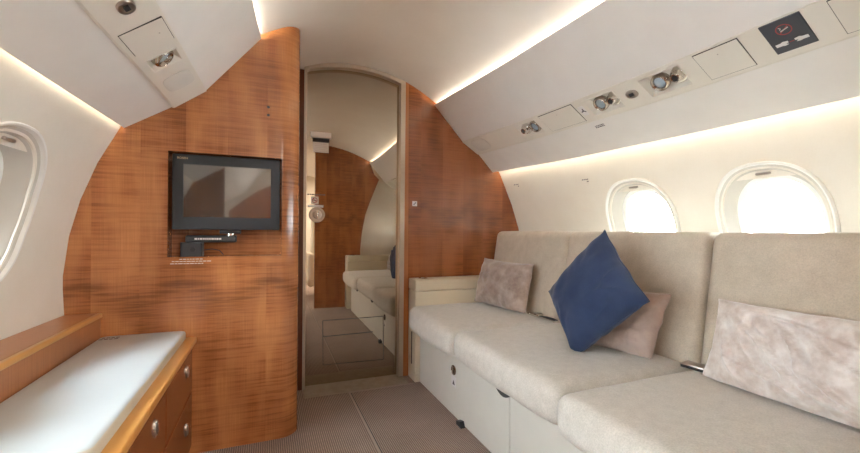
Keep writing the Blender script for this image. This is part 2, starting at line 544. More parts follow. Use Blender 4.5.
def window(n, side, cy, detail=True):
    f = wallR if side == 'right' else wallL
    s = 1 if side == 'right' else -1
    wall = WR if side == 'right' else WL
    cz = .976
    c = newbm()
    x0 = f(cy, cz)
    prism(c, superell(cy, cz, .172, .205), 'x', x0 - .3, x0 + .3)
    boolean(wall, c)
    root = empty('window_%d' % n, (x0, cy, cz - .2)); root['kind'] = 'structure'
    def ring(a, b, d, cz_=cz): return [(f(y, z) + s * d, y, z) for y, z in superell(cy, cz_, a, b)]
    bm = newbm()
    loft(bm, [ring(.200, .231, .004), ring(.200, .231, -.010), ring(.196, .227, -.015), ring(.191, .222, -.014), ring(.188, .219, -.003)], True, False)
    mk('window_frame', bm, 'white', root, auto=40)
    bm = newbm()
    loft(bm, [ring(.1885, .2195, -.0035), ring(.175, .208, .002), ring(.168, .201, .010), ring(.152, .188, .052), ring(.150, .186, .058)], True, False)
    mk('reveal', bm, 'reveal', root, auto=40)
    bm = newbm()
    loft(bm, [ring(.1505, .1865, .0575), ring(.141, .178, .058), ring(.131, .168, .066), ring(.131, .168, .085), ring(.172, .21, .085)], True, False)
    mk('pane_frame', bm, 'white', root, auto=40)
    bm = newbm(); r = [bm.verts.new(p) for p in ring(.133, .170, .070)]; cen = bm.verts.new((f(cy, cz) + s * .070, cy, cz))
    for i in range(len(r)): bm.faces.new([r[i], r[(i + 1) % len(r)], cen])
    mk('pane', bm, 'pane', root)
    # pull-down shade, nearly fully raised: shows as a crescent at the top
    bm = newbm()
    pts = [(y, z) for y, z in superell(cy, cz, .174, .207) if z > cz + .173]
    pts.sort()
    zc = cz + .172
    n_ = len(pts)
    A = [bm.verts.new((f(y, z) + s * .012, y, z)) for y, z in pts]
    Bv = [bm.verts.new((f(y, zc) + s * .012, y, zc)) for y, z in pts]
    C_ = [bm.verts.new((f(y, z) + s * .016, y, z)) for y, z in pts]
    D = [bm.verts.new((f(y, zc) + s * .016, y, zc)) for y, z in pts]
    for i in range(n_ - 1):
        bm.faces.new([A[i], A[i + 1], Bv[i + 1], Bv[i]]); bm.faces.new([C_[i], D[i], D[i + 1], C_[i + 1]])
        bm.faces.new([Bv[i], Bv[i + 1], D[i + 1], D[i]]); bm.faces.new([A[i], C_[i], C_[i + 1], A[i + 1]])
    mk('shade', bm, 'liner', root)
    bm = newbm()
    xz = f(cy, cz + .188)
    box(bm, xz + s * .010 - .006, xz + s * .010 + .006, cy - .026, cy + .026, cz + .183, cz + .193, .004)
    h = mk('shade_handle', bm, 'nickel', root)
    return root
wn = 1
for cy in (1.525, .955, .385, -.75, -1.33, -1.91): window(wn, 'right', cy); wn += 1
for cy in (1.405, .835, .265, -.75, -1.33, -1.91): window(wn, 'left', cy); wn += 1

# ------------------------------------------------------------------ door with mirror
door = empty('door_1', (.51, Y_MIR, 0)); door['kind'] = 'structure'
def dtop(x): return 1.937 - .56 * (x - .497) ** 2
def door_right(z): return .822 + .036 * z / 1.86     # the jamb leans outward towards the top
bm = newbm()
# frame as a lofted strip: rings across the section following left jamb, arch, right jamb
path = [(.196, 0, 1, 0), (.196, .9, 1, 0), (.196, dtop(.196) - .03, 1, 0)]
arch = []
for i in range(1, 20):
    x = .196 + (.8155 - .196) * i / 20
    arch.append((x, dtop(x)))
outer = [(.196, 0), (.196, .9), (.196, dtop(.196))] + arch + [(.8155, dtop(.8155)), (.813, .9), (.811, 0)]
inner = [(.212, 0), (.212, .9), (.212, dtop(.196) - .024)] + [(min(max(x, .212), .784), z - .024) for x, z in arch] + [(.7845, dtop(.8155) - .024), (.783, .9), (.781, 0)]
rings = []
for (ox, oz), (ix, iz) in zip(outer, inner):
    rings.append([(ox, 2.425, oz), (ix, 2.425, iz), (ix, 2.4735, iz), (ox, 2.4735, oz)])
loft(bm, rings)
mk('door_frame', bm, 'alu', door)
bm = newbm()
poly = [(.2, 0.003)] + [(.2 + (.81 - .2) * i / 20, dtop(.2 + (.81 - .2) * i / 20) - .012) for i in range(21)] + [(.80, 0.003)]
prism(bm, poly, 'y', 0, .012)
mo = mk('mirror', bm, 'mirror', door)
mo.rotation_euler = (0, 0, math.radians(-.45)); mo.location.y = .002
# threshold
bm = newbm(); box(bm, .20, .808, 2.30, 2.474, 0, .004, .001)
mk('threshold', bm, 'threshold', door)
# emergency kick-out panel outline on the mirror (thin grooves)
def mir_y(x): return Y_MIR - .0045 - (x - .51) * math.tan(math.radians(.45)) + .002
bm = newbm()
def hl(x0, z0, x1, z1, wd=.0022):
    d = Vector((x1 - x0, 0, z1 - z0)).normalized(); nrm = Vector((-d.z, 0, d.x)) * wd
    a = Vector((x0, mir_y(x0) - .0016, z0)); b = Vector((x1, mir_y(x1) - .0016, z1))
    ps = [a - nrm, b - nrm, b + nrm, a + nrm]
    f0 = [bm.verts.new(p) for p in ps]; f1 = [bm.verts.new(p + Vector((0, .002, 0))) for p in ps]
    bm.faces.new(f0); bm.faces.new(f1[::-1])
    for i in range(4): bm.faces.new([f0[i], f1[i], f1[(i + 1) % 4], f0[(i + 1) % 4]])
hl(.316, .385, .690, .385); hl(.690, .385, .694, .110); hl(.694, .110, .320, .118); hl(.320, .118, .316, .385); hl(.317, .288, .625, .292, .0028)
mk('hatch_outline', bm, 'gap', door)
# lock
lk = mir_y(.275)
m4 = frame_mat((.277, lk, 1.022), (1, 0, 0), (0, 0, 1)); # local z = -y
bm = newbm(); lathe(bm, [(.046, 0), (.046, .006), (.043, .010), (.034, .010), (.032, .007)], m4, 36); lock = mk('door_lock', bm, 'nickel', door, auto=30)
bm = newbm(); lathe(bm, [(.0, .0301), (.010, .030), (.022, .026), (.026, .018), (.024, .008), (.024, .0072)], m4, 28, False); mk('knob', bm, 'nickel', lock, auto=40)
bm = newbm(); box(bm, .273, .281, lk - .040, lk - .028, .998, 1.046, .003); mk('thumb_turn', bm, 'chrome', lock)
# little plates on the door
def plate(name, x0, x1, z0, z1, mat, label, cat='label', parent=None):
    bm = newbm(); y = mir_y((x0 + x1) / 2)
    box(bm, x0, x1, y - .0028, y - .0006, z0, z1)
    o = mk(name, bm, mat, parent)
    if parent is None: tag(o, label, cat)
    return o
plate('latch_strip', .225, .314, 1.066, 1.080, 'inklight', None, parent=door)
ns = plate('no_smoking_sticker', .242, .286, 1.086, 1.130, 'card', 'small white no smoking sticker above the round door lock', 'sticker')
bm = newbm(); y = mir_y(.264) - .0030
m4 = frame_mat((.264, y, 1.108), (1, 0, 0), (0, 0, 1))
lathe(bm, [(.012, 0), (.016, 0), (.016, .0008), (.012, .0008), (.012, 0)], m4, 24, False)
box(bm, -.002, .002, -.013, .013, 0, .0008, mat=m4 @ Matrix.Rotation(math.radians(45), 4, 'Z'))
mk('prohibition_ring', bm, 'red', ns)
bm = newbm(); box(bm, -.010, .010, -.0018, .0018, 0, .0006, mat=m4); mk('cigarette', bm, 'ink', ns)
bm = newbm(); y = mir_y(.27) - .0014
x = .222
while x < .325:
    wd = random.uniform(.006, .016); box(bm, x, min(x + wd, .326), y - .0008, y + .001, 1.139, 1.146); x += wd + .004
mk('door_lettering', bm, 'ink', door)
vc = empty('vent_card', (.295, mir_y(.295), 1.395), 'white printed card with black slot stuck on mirror door above the lock', 'card')
def vp(name, x0, x1, z0, z1, d, mat):
    bm = newbm(); y = mir_y(.295); box(bm, x0, x1, y - d, y - .0005, z0, z1, .0015); return mk(name, bm, mat, vc)
vp('card_top', .236, .356, 1.480, 1.515, .018, 'card')
vp('slot', .250, .345, 1.458, 1.479, .012, 'black')
vp('card_body', .252, .343, 1.396, 1.457, .004, 'card')
bm = newbm()
for k in range(5): box(bm, .262, .333 - (k % 2) * .01, mir_y(.295) - .0046, mir_y(.295) - .0038, 1.444 - k * .010, 1.446 - k * .010)
mk('printing', bm, 'inklight', vc)

# outlet placard on right bulkhead
pc = empty('wall_placard', (.887, Y_WOOD, 1.09), 'small white square placard with dark symbol on wooden bulkhead beside mirror', 'placard')
bm = newbm(); box(bm, .870, .903, Y_WOOD - .002, Y_WOOD - .0001, 1.090, 1.123); mk('card_plate', bm, 'card', pc)
bm = newbm()
m4 = frame_mat((.8865, Y_WOOD - .0021, 1.1065), (1, 0, 0), (0, 0, 1))
box(bm, -.010, .010, -.002, .002, 0, .0006, mat=m4 @ Matrix.Rotation(math.radians(35), 4, 'Z'))
box(bm, .001, .010, -.002, .002, 0, .0006, mat=m4 @ Matrix.Translation((0, .006, 0)))
box(bm, -.009, -.001, -.0015, .0015, 0, .0006, mat=m4 @ Matrix.Translation((0, -.007, 0)))
mk('symbol', bm, 'ink', pc)

# ------------------------------------------------------------------ overhead units
def overhead(side):
    prof = binR if side == 'right' else binL
    s = 1 if side == 'right' else -1
    yf = Y_WOOD if side == 'right' else Y_TV
    ys = [yf - .0015 - (yf - .0015 - (Y_BACK + .002 if side == 'right' else -.058)) * i / 24 for i in range(25)]
    lab = {'right': 'long cream overhead panel with lights above the divan and windows', 'left': 'long cream overhead panel on the left above the white topped cabinet'}[side]
    y0 = sum(ys) / len(ys)
    p = prof(y0)
    root = empty('overhead_panel', (p[3][0], y0, p[3][1]), lab, 'overhead panel')
    bm = newbm(); rings = []
    for y in ys:
        a, b, c_, d = prof(y)
        rings.append([(a[0], y, a[1]), (b[0], y, b[1]), (c_[0], y, c_[1]), (d[0], y, d[1]), (d[0] - s * .018, y, d[1] + .022), (d[0] - s * .040, y, d[1] + .065),
                      (b[0] + s * .055, y, b[1] + .065), (a[0] + s * .065, y, a[1] - .045), (a[0] + s * .016, y, a[1] - .014)])
    loft(bm, rings)
    shell = mk('shell', bm, 'bin', root)
    # service strip, proud of the shell
    bm = newbm(); rings = []
    for y in ys:
        b, c_ = Vector((prof(y)[1][0], y, prof(y)[1][1])), Vector((prof(y)[2][0], y, prof(y)[2][1]))
        t = (c_ - b).normalized(); n = Vector((-abs(t.z), 0, -abs(t.x))) if side == 'right' else Vector((abs(t.z), 0, -abs(t.x)))
        rings.append([b + t * .002 + n * .0005, b + t * .002 + n * .002, b + t * .004 + n * .004, c_ + t * .002 + n * .0065, c_ + t * .010 + n * .0035, c_ + t * .008 - n * .003, b + t * .004 - n * .003])
    loft(bm, rings)
    strip = mk('service_strip', bm, 'strip', root)
    def fr(y, u=.5, lift=.0055):
        def pt(yy): 
            b, c_ = prof(yy)[1], prof(yy)[2]
            return Vector((b[0] + (c_[0] - b[0]) * u, yy, b[1] + (c_[1] - b[1]) * u))
        o = pt(y); ex = (pt(y + .05) - pt(y - .05)).normalized()
        b, c_ = prof(y)[1], prof(y)[2]
        down = Vector((c_[0] - b[0], 0, c_[1] - b[1]))
        # want local z towards the cabin (down and inboard)
        m = frame_mat(o, ex, down)
        if m.col[2][2] > 0: m = frame_mat(o, -ex, down)
        return m @ Matrix.Translation((0, 0, lift))
    W = .5 * (Vector((prof(1)[2][0] - prof(1)[1][0], prof(1)[2][1] - prof(1)[1][1])).length)
    def sgn(m): return 1
    def recess(y0, y1, items):
        yc, hw = (y0 + y1) / 2, abs(y1 - y0) / 2
        m = fr(yc)
        hv = W * .74
        c = newbm(); box(c, -hw + .004, hw - .004, -hv + .004, hv - .004, -.040, .02, mat=m); 
        c2 = newbm(); box(c2, -hw + .004, hw - .004, -hv + .004, hv - .004, -.040, .02, mat=m)
        boolean(strip, c); boolean(shell, c2)
        bm = newbm()
        R = [[m @ Vector((sx * (hw + e), sy * (hv + e), z)) for sx, sy in ((-1, -1), (1, -1), (1, 1), (-1, 1))] for e, z in ((.0, -.002), (0, .0012), (-.004, .0012), (-.022, -.024), (-.022, -.027), (-.006, -.027))]
        loft(bm, R, True, False)
        bm.faces.new([bm.verts.new(v) for v in R[3]])
        rec = mk('light_recess', bm, 'strip', root)
        for kind, dy in items:
            mm = fr(yc + dy, .50, -.010) @ Matrix.Scale(1.18, 4)
            (read_light if kind == 'l' else nozzle)(mm, root)
    def read_light(mm, par):
        mm = mm @ Matrix.Rotation(math.radians(14), 4, 'X')
        bm = newbm(); lathe(bm, [(.030, -.004), (.031, .006), (.029, .014), (.024, .018), (.021, .016), (.018, .006)], mm, 28, False)
        o = mk('reading_light', bm, 'fixture', par, auto=50)
        bm = newbm(); lathe(bm, [(.0001, .0135), (.010, .012), (.0205, .008), (.021, .006)], mm, 24, False); mk('lens', bm, 'lens', o, auto=60)
    def nozzle(mm, par):
        mm = mm @ Matrix.Rotation(math.radians(22), 4, 'X')
        bm = newbm(); lathe(bm, [(.027, -.004), (.028, .004), (.025, .011), (.019, .015), (.017, .024), (.0135, .030), (.010, .031), (.009, .026)], mm, 28, False)
        o = mk('air_nozzle', bm, 'chrome', par, auto=35)
        bm = newbm(); lathe(bm, [(.0001, .0265), (.0095, .0262)], mm, 16, False); bm.faces.ensure_lookup_table(); mk('outlet', bm, 'black', o)
    def access(y0, y1, knob=True):
        m = fr((y0 + y1) / 2, .5, .0068); hw = abs(y1 - y0) / 2; hv = W * .84
        bm = newbm(); box(bm, -hw - .0015, hw + .0015, -hv - .0015, hv + .0015, -.003, .0008, mat=m); o = mk('panel_gap', bm, 'gap', root)
        bm = newbm(); box(bm, -hw, hw, -hv, hv, -.002, .0022, .0008, 1, mat=m); o = mk('access_panel', bm, 'strip', root)
        if knob:
            bm = newbm(); lathe(bm, [(.0022, 0), (.0022, .003)], m @ Matrix.Translation((0, -hv * .55, 0)), 10); mk('catch', bm, 'nickel', o)
    def grille(y0, y1):
        m = fr((y0 + y1) / 2); hw = abs(y1 - y0) / 2
        bm = newbm()
        R = [[m @ Vector((x, y, z)) for x, y in superell(0, 0, hw * e, W * .74 * e, 3.6, 40)] for e, z in ((1, -.002), (1, .0016), (.97, .0022), (.5, .0030))]
        loft(bm, R); mk('speaker_grille', bm, 'grille', root, auto=40)
    def switch(y):
        m = fr(y)
        bm = newbm(); R = [[m @ Vector((x, yy, z)) for x, yy in superell(0, 0, .027 * e, .021 * e, 2.3, 30)] for e, z in ((1, -.002), (1, .003), (.9, .006), (.6, .006), (.55, .003))]
        loft(bm, R); o = mk('call_button', bm, 'nickel', root, auto=35)
        bm = newbm(); box(bm, -.010, .010, -.007, .007, .003, .0075, .001, 1, mat=m); mk('button_key', bm, 'black', o)
    if side == 'right':
        grille(2.235, 2.385); recess(1.770, 1.935, [('n', .030), ('l', -.042)]); access(1.500, 1.728)
        recess(1.275, 1.440, [('l', .014), ('n', -.056)]); switch(1.212); recess(.985, 1.155, [('l', .018), ('n', -.058)])
        access(.787, .925); access(.35, .570); grille(.12, .26)
        # small label with rotor mark
        m = fr(1.470, .5)
        bm = newbm(); box(bm, -.014, .014, -.03, .03, -.001, .0008, mat=m); lab_ = mk('placard', bm, 'card', root, label='small white placard with a dark mark')
        bm = newbm()
        for a in (20, 140, 260): box(bm, 0, .014, -.003, .003, .0006, .0014, mat=m @ Matrix.Rotation(math.radians(a), 4, 'Z'))
        mk('symbol', bm, 'ink', lab_)
        # lit sign
        m = fr(.677, .45); hw, hv = .049, .058
        bm = newbm(); box(bm, -hw, hw, -hv, hv, -.002, .003, .001, 1, mat=m); sg = mk('warning_sign', bm, 'signblack', root, label='black no smoking and fasten belt sign')
        # orientation: reading upright seen from the cabin. local y points down the strip
        up = m @ Matrix.Translation((0, -.022, .0032))
        bm = newbm(); lathe(bm, [(.0165, 0), (.019, 0), (.019, .0006), (.0165, .0006), (.0165, 0)], up, 30, False)
        box(bm, -.0012, .0012, -.0165, .0165, 0, .0006, mat=up @ Matrix.Rotation(math.radians(-50), 4, 'Z'))
        mk('prohibition_ring', bm, 'red', sg)
        bm = newbm(); box(bm, -.012, .010, -.0012, .0022, 0, .0008, mat=up @ Matrix.Rotation(math.radians(20), 4, 'Z'))
        tube(bm, [up @ Vector((.008, -.002, .001)), up @ Vector((.005, -.007, .001)), up @ Vector((.009, -.011, .001))], .0012, 6)
        mk('cigarette', bm, 'inklight', sg)
        dn = m @ Matrix.Translation((0, .026, .0032))
        bm = newbm()
        for sx in (-1, 1):
            q = dn @ Matrix.Translation((sx * .022, 0, 0))
            pts2 = [(-.014 * sx, -.006), (-.002 * sx, -.008), (.004 * sx, -.005), (.017 * sx, -.004), (.017 * sx, .006), (.003 * sx, .006), (-.004 * sx, .008), (-.013 * sx, .006), (-.007 * sx, .002), (-.014 * sx, .0)]
            prism(bm, pts2, 'z', 0, .0008, q)
        mk('buckle_symbol', bm, 'card', sg)
        bm = newbm()
        for i in (-1, 0, 1): box(bm, -.0016 + i * .004, .0016 + i * .004, -.001, .001, 0, .0007, mat=dn)
        mk('arrow_mark', bm, 'red', sg)
        # lettering on the shell under the strip
        y = 1.475; c_, d = prof(y)[2], prof(y)[3]
        o = Vector((c_[0] + (d[0] - c_[0]) * .22, y, c_[1] + (d[1] - c_[1]) * .22))
        mm = frame_mat(o, (0, -1, 0), (d[0] - c_[0], 0, d[1] - c_[1]))
        if mm.col[2][2] > 0: mm = frame_mat(o, (0, 1, 0), (d[0] - c_[0], 0, d[1] - c_[1]))
        bm = newbm()
        for j in (0, 1):
            x = -.03
            while x < .03:
                wd = random.uniform(.005, .012); box(bm, x, min(x + wd, .031), j * .009 - .0075, j * .009 - .0015, -.0004, .0006, mat=mm); x += wd + .003
        mk('lettering', bm, 'ink', root)
    else:
        grille(1.618, 1.748); recess(1.455, 1.545, [('l', -.010)]); access(1.272, 1.395); switch(1.172)
        recess(.80, .96, [('l', .02), ('n', -.05)]); access(.5, .72)
    return root
OR = overhead('right'); OL = overhead('left')

# light strips in the coves
def led(side, where):
    s = 1 if side == 'right' else -1
    prof = binR if side == 'right' else binL
    y0, y1 = ((Y_BACK + .05 if where == 'upper' else .5), Y_WOOD - .02) if side == 'right' else (-.02, Y_TV - .02)
    bm = newbm(); rings = []
    for i in range(17):
        y = y0 + (y1 - y0) * i / 16
        a, b, c_, d = prof(y)
        if where == 'upper':
            x, z = a[0] + s * .045, a[1] - .020
            rings.append([(x - .007, y, z), (x + .007, y, z), (x + .007, y, z + .006), (x - .007, y, z + .006)])
        else:
            x, z = d[0] - s * .008, d[1] + .050
            rings.append([(x - .004, y, z), (x + .004, y, z), (x + .004, y, z + .004), (x - .004, y, z + .004)])
    loft(bm, rings)
    lab = {('right', 'upper'): 'warm light strip hidden between ceiling and right overhead panel', ('left', 'upper'): 'warm light strip hidden between ceiling and left overhead panel',
           ('right', 'lower'): 'warm light strip under right overhead panel washing the window wall', ('left', 'lower'): 'warm light strip under left overhead panel washing the side wall'}[(side, where)]
    tag(mk('cove_light', bm, 'led' if where == 'upper' else 'led_low'), lab, 'cove light')
for sd in ('right', 'left'):
    for wh in ('upper', 'lower'): led(sd, wh)

# fill lights added in the aft cabin, modelled as ceiling fittings behind the camera
for i, y in enumerate((-1.2, -1.9)):
    r = empty('added_fill_light', (.80, y, 1.865), 'round added fill light of the aft cabin, number %s from the doorway' % ('one two three'.split()[i]), 'added fill light')
    r['label'] = ('round added fill light nearest the doorway', 'round added fill light in the middle of the aft cabin', 'round added fill light nearest the rear wall')[i]
    bm = newbm(); lathe(bm, [(.11, .0), (.11, -.012), (.10, -.014), (.095, -.004)], Matrix.Translation((.80, y, 1.897)), 32, False); mk('trim_ring', bm, 'white', r)
    bm = newbm(); lathe(bm, [(.0001, -.006), (.095, -.005)], Matrix.Translation((.80, y, 1.897)), 32, False); mk('diffuser', bm, 'white', r)
    ld = bpy.data.lights.new('lamp', 'AREA'); ld.shape = 'DISK'; ld.size = .18; ld.energy = FILL_AFT; ld.color = (1, .93, .84)
    lo = bpy.data.objects.new('lamp', ld); COL.objects.link(lo); lo.location = (0, 0, .02); lo.parent = r
    lo.location = (0, 0, .02)

# ------------------------------------------------------------------ small wall marks
def wall_mark(name, y, z, label, w_=.022):
    bm = newbm()
    for j, (a, b) in enumerate(((-1, 1), (-.2, .7))):
        for k in range(3 if j == 0 else 1):
            yy = y + (k - 1) * w_ * .7
            zz = z - j * .012
            x = wallR(yy, zz) - .0012
            box(bm, x, x + .001, yy - w_ * .28, yy + w_ * .28, zz - .004, zz + .004)
    tag(mk(name, bm, 'ink'), label, 'label')
wall_mark('wall_lettering', 2.33, 1.255, 'small dark printed label on cream wall close to the wooden bulkhead')
wall_mark('wall_lettering', 1.80, 1.235, 'small dark printed label on cream wall just ahead of the smaller window')

# ------------------------------------------------------------------ monitor in its niche
tv = empty('monitor', (-.149, 1.90, .93), 'dark grey flat monitor with a blank reflective screen in the wall niche', 'monitor')
bm = newbm(); R = []
x0, x1, z0, z1, yf = -.354, .052, .929, 1.235, 1.880
box(bm, x0, x1, yf, yf + .040, z0, z1, .005, 2)
hs = mk('housing', bm, 'tvframe', tv, auto=40)
c = newbm(); box(c, -.315, .016, yf - .01, yf + .006, .979, 1.195); boolean(hs, c)
bm = newbm(); box(bm, -.314, .015, yf + .004, yf + .008, .980, 1.194); mk('screen', bm, 'screen', tv)
text_mesh('lettering', 'ROSEN', .012, frame_mat((-.318, yf - .0004, 1.218), (1, 0, 0), (0, 0, 1)), 'gold', tv, align='CENTER')
bm = newbm(); box(bm, .0505, .054, yf - .001, yf + .001, .935, .955); bm.free()
ma = empty('swing_bracket', (-.29, 1.93, .8165), 'black folding monitor arm standing on the niche floor', 'bracket')
bm = newbm(); prism(bm, [(-.323, 1.905), (-.257, 1.905), (-.250, 1.915), (-.250, 1.965), (-.257, 1.975), (-.323, 1.975), (-.330, 1.965), (-.330, 1.915)], 'z', .8165, .874); mk('base', bm, 'armgrey', ma)
bm = newbm(); box(bm, -.312, -.122, 1.912, 1.955, .8745, .904, .006, 3); ar = mk('arm_link', bm, 'black', ma, auto=40)
bm = newbm(); lathe(bm, [(.016, 0), (.016, .012), (.020, .012), (.020, .022)], Matrix.Translation((-.145, 1.932, .904)), 20); mk('pivot', bm, 'chrome', ma, auto=30)
bm = newbm(); box(bm, -.185, -.105, 1.905, 1.95, .912, .9285, .002); mk('mount_plate', bm, 'black', ma)
bm = newbm()
x = -.278
while x < -.185:
    wd = random.uniform(.004, .010); box(bm, x, x + wd, 1.9110, 1.9122, .886, .893); x += wd + .0025
mk('lettering', bm, 'inklight', ar)
bm = newbm(); lathe(bm, [(.010, 0), (.010, .002)], frame_mat((-.283, 1.905, .846), (1, 0, 0), (0, 0, 1)), 16); mk('badge', bm, 'black', ma)
bm = newbm(); tube(bm, [(-.25, 1.96, .84), (-.22, 1.962, .845), (-.19, 1.962, .838), (-.175, 1.962, .8195)], .0018, 6); mk('cable', bm, 'black', ma)
# notice under the niche
bm = newbm()
for j in range(3):
    x = -.350 + j * -.006 + (.02 if j == 0 else 0)
    while x < -.245 + (j % 2) * .03:
        wd = random.uniform(.006, .016); box(bm, x, x + wd, Y_TV - .0008, Y_TV + .0002, .805 - j * .009, .8075 - j * .009); x += wd + .003
tag(mk('printed_notice', bm, 'inklight'), 'tiny pale printed notice on wood below the left of monitor niche', 'notice')

# ------------------------------------------------------------------ left cabinet
cb = empty('side_cabinet', (-.44, .98, 0), 'dark wooden side cabinet with round chrome latches along left wall', 'cabinet')
y0c, y1c = .05, 1.898
bm = newbm(); box(bm, -.545, -.292, y0c, y1c, .0, .462); mk('body', bm, 'wood_side', cb)
cols = [(1.43, 1.885), (.965, 1.422), (.50, .957)]
for a, b in cols:
    for z0_, z1_ in ((.272, .455), (.045, .266)):
        bm = newbm(); box(bm, -.293, -.279, a, b, z0_, z1_, .0015, 1); d = mk('door', bm, 'wood_side', cb)
        yy = a + .33; zz = .385 if z0_ > .2 else .165
        m4 = frame_mat((-.279, yy, zz), (0, 1, 0), (0, 0, 1))
        bm = newbm(); R = [[m4 @ Vector((p, q, h)) for p, q in superell(0, 0, .015 * e, .026 * e, 2.1, 28)] for e, h in ((1, -.001), (1, .003), (.88, .005), (.8, .003))]
        loft(bm, R); lt = mk('latch', bm, 'chrome', d, auto=35)
        bm = newbm(); R = [[m4 @ Vector((p, q - .002, h)) for p, q in superell(0, 0, .007 * e, .019 * e, 2.2, 20)] for e, h in ((1, .003), (1, .006), (.6, .008))]
        loft(bm, R); mk('latch_lever', bm, 'nickel', lt, auto=35)
# worktop: honey wood rim and white slab
wt = empty('worktop', (-.44, .98, .463), 'white worktop slab with honey wood rim lying on the left cabinet', 'worktop')
bm = newbm(); box(bm, -.586, -.264, y0c, y1c, .4625, .486, .006, 3); mk('rim', bm, 'wood_edge', wt, auto=40)
bm = newbm()
def slab(y0, y1):
    r = .02
    pts = []
    for cx_, cy_, a0 in ((-.301 - r, y1 - r, 0), (-.584 + r, y1 - r, 90), (-.584 + r, y0 + r, 180), (-.301 - r, y0 + r, 270)):
        for k in range(6):
            a = math.radians(a0 + 18 * k); pts.append((cx_ + r * math.cos(a), cy_ + r * math.sin(a)))
    cxm, cym = -.46, (y0 + y1) / 2
    R = []
    for e, z in ((0, .4865), (0, .508), (.002, .513), (.006, .516), (.014, .5175)):
        R.append([(x - math.copysign(e, x - cxm), y - math.copysign(e, y - cym), z) for x, y in pts])
    loft(bm, R)
slab(.932, 1.892); slab(.07, .928)
sl = mk('slab', bm, ['top', 'topedge'], wt, auto=50)
for p in sl.data.polygons:
    if abs(p.normal.z) < .5: p.material_index = 1
bm = newbm()
for j in range(2):
    x = -.572 + j * .004
    while x < -.515:
        wd = random.uniform(.006, .014); box(bm, x, x + wd, 1.825 + j * .022, 1.834 + j * .022, .5176, .5180); x += wd + .004
mk('lettering', bm, 'ink', wt)
# window ledge
lg = empty('window_ledge', (-.65, .98, .487), 'polished wooden ledge with honey edge between worktop and left wall', 'ledge')
bm = newbm(); rings = []
for i in range(13):
    y = y0c + (y1c - y0c) * i / 12
    rings.append([(wallL(y, .49) + .001, y, .487), (-.588, y, .487), (-.588, y, .592), (wallL(y, .592) + .002, y, .592)])
loft(bm, rings); mk('body', bm, 'wood_ledge', lg)
bm = newbm(); rings = []
for i in range(13):
    y = y0c + (y1c - y0c) * i / 12
    rings.append([(wallL(y, .594) + .002, y, .5925), (-.600, y, .5925), (-.600, y, .605), (wallL(y, .605) + .002, y, .605)])
loft(bm, rings); mk('top_board', bm, 'wood_ledge', lg)
bm = newbm(); box(bm, -.600, -.581, y0c, y1c, .588, .606, .005, 3); mk('edge_strip', bm, 'wood_edge', lg, auto=40)

# ------------------------------------------------------------------ divan
def rbox(bm, x0, x1, y0, y1, z0, z1, r, n=(14, 14, 5), deform=None):
    """rounded, finely meshed box"""
    dims = [(x0, x1), (y0, y1), (z0, z1)]
    def samples(a, b, k):
        e = [a, a + r * .12, a + r * .4, a + r * .75, a + r * 1.05]
        mid = [a + r * 1.05 + (b - a - 2.1 * r) * i / k for i in range(1, k)]
        return e + mid + [b - (v - a) for v in reversed(e)]
    S = [samples(a, b, k) for (a, b), k in zip(dims, n)]
    cache = {}
    def vert(p):
        key = tuple(round(c, 6) for c in p)
        if key in cache: return cache[key]
        P = Vector(p)
        q = Vector([min(max(P[i], dims[i][0] + r), dims[i][1] - r) for i in range(3)])
        d = P - q
        if d.length > 1e-9: P = q + d.normalized() * r
        if deform: P = Vector(deform(P))
        v = bm.verts.new(P); cache[key] = v
        return v
    for ax in range(3):
        u, v_ = [i for i in range(3) if i != ax]
        for side in (0, 1):
            c = dims[ax][side]
            for i in range(len(S[u]) - 1):
                for j in range(len(S[v_]) - 1):
                    ps = []
                    for a, b in ((i, j), (i + 1, j), (i + 1, j + 1), (i, j + 1)):
                        p = [0, 0, 0]; p[ax] = c; p[u] = S[u][a]; p[v_] = S[v_][b]; ps.append(vert(p))
                    try: bm.faces.new(ps)
                    except ValueError: pass

dv = empty('divan', (1.2, 1.2, 0), 'long beige three seat divan with upholstered cushions under the right windows', 'sofa')
bm = newbm()
box(bm, .885, 1.50, .30, 2.296, .0, .335)
mk('base', bm, 'cream', dv)
# front panels
def fpanel(y0, y1, name='drawer_front'):
    bm = newbm(); box(bm, .876, .8855, y0, y1, .004, .325, .0015, 1); return mk(name, bm, 'cream', dv)
bm = newbm(); box(bm, .882, .8856, 1.313, 1.319, .004, .325); mk('panel_gap', bm, 'gap', dv)
p1 = fpanel(1.3182, 2.296); p2 = fpanel(.50, 1.3138); p3 = fpanel(.30, .497)
m4 = frame_mat((.876, 1.815, .232), (0, -1, 0), (0, 0, 1))
bm = newbm(); R = [[m4 @ Vector((p, q, h)) for p, q in superell(0, 0, .026 * e, .024 * e, 2.1, 28)] for e, h in ((1, -.001), (1, .003), (.85, .005), (.78, .003))]
loft(bm, R); lt = mk('latch', bm, 'fixture', p1, auto=35)
bm = newbm(); box(bm, -.006, .006, -.018, .018, .003, .009, .002, mat=m4); mk('latch_lever', bm, 'chrome', lt)
bm = newbm(); box(bm, .8745, .8762, 1.790, 1.840, .150, .200); pl_ = mk('placard', bm, 'card', p1, label='small white placard with a dark triangle')
bm = newbm(); prism(bm, [(1.800, .160), (1.826, .160), (1.813, .183)], 'x', .8737, .8748); mk('symbol', bm, 'ink', pl_)
for yc in (1.362, .66):
    bm = newbm()
    prism(bm, [(yc - .07 + .14 * i / 12, 0.304 - .030 * math.sin(math.pi * i / 12)) for i in range(13)] + [(yc + .07, .318), (yc - .07, .318)], 'x', .8725, .8765)
    mk('finger_slot', bm, 'gap', dv, label='dark finger slot')  # flat dark piece painted as the hollow of the cutout
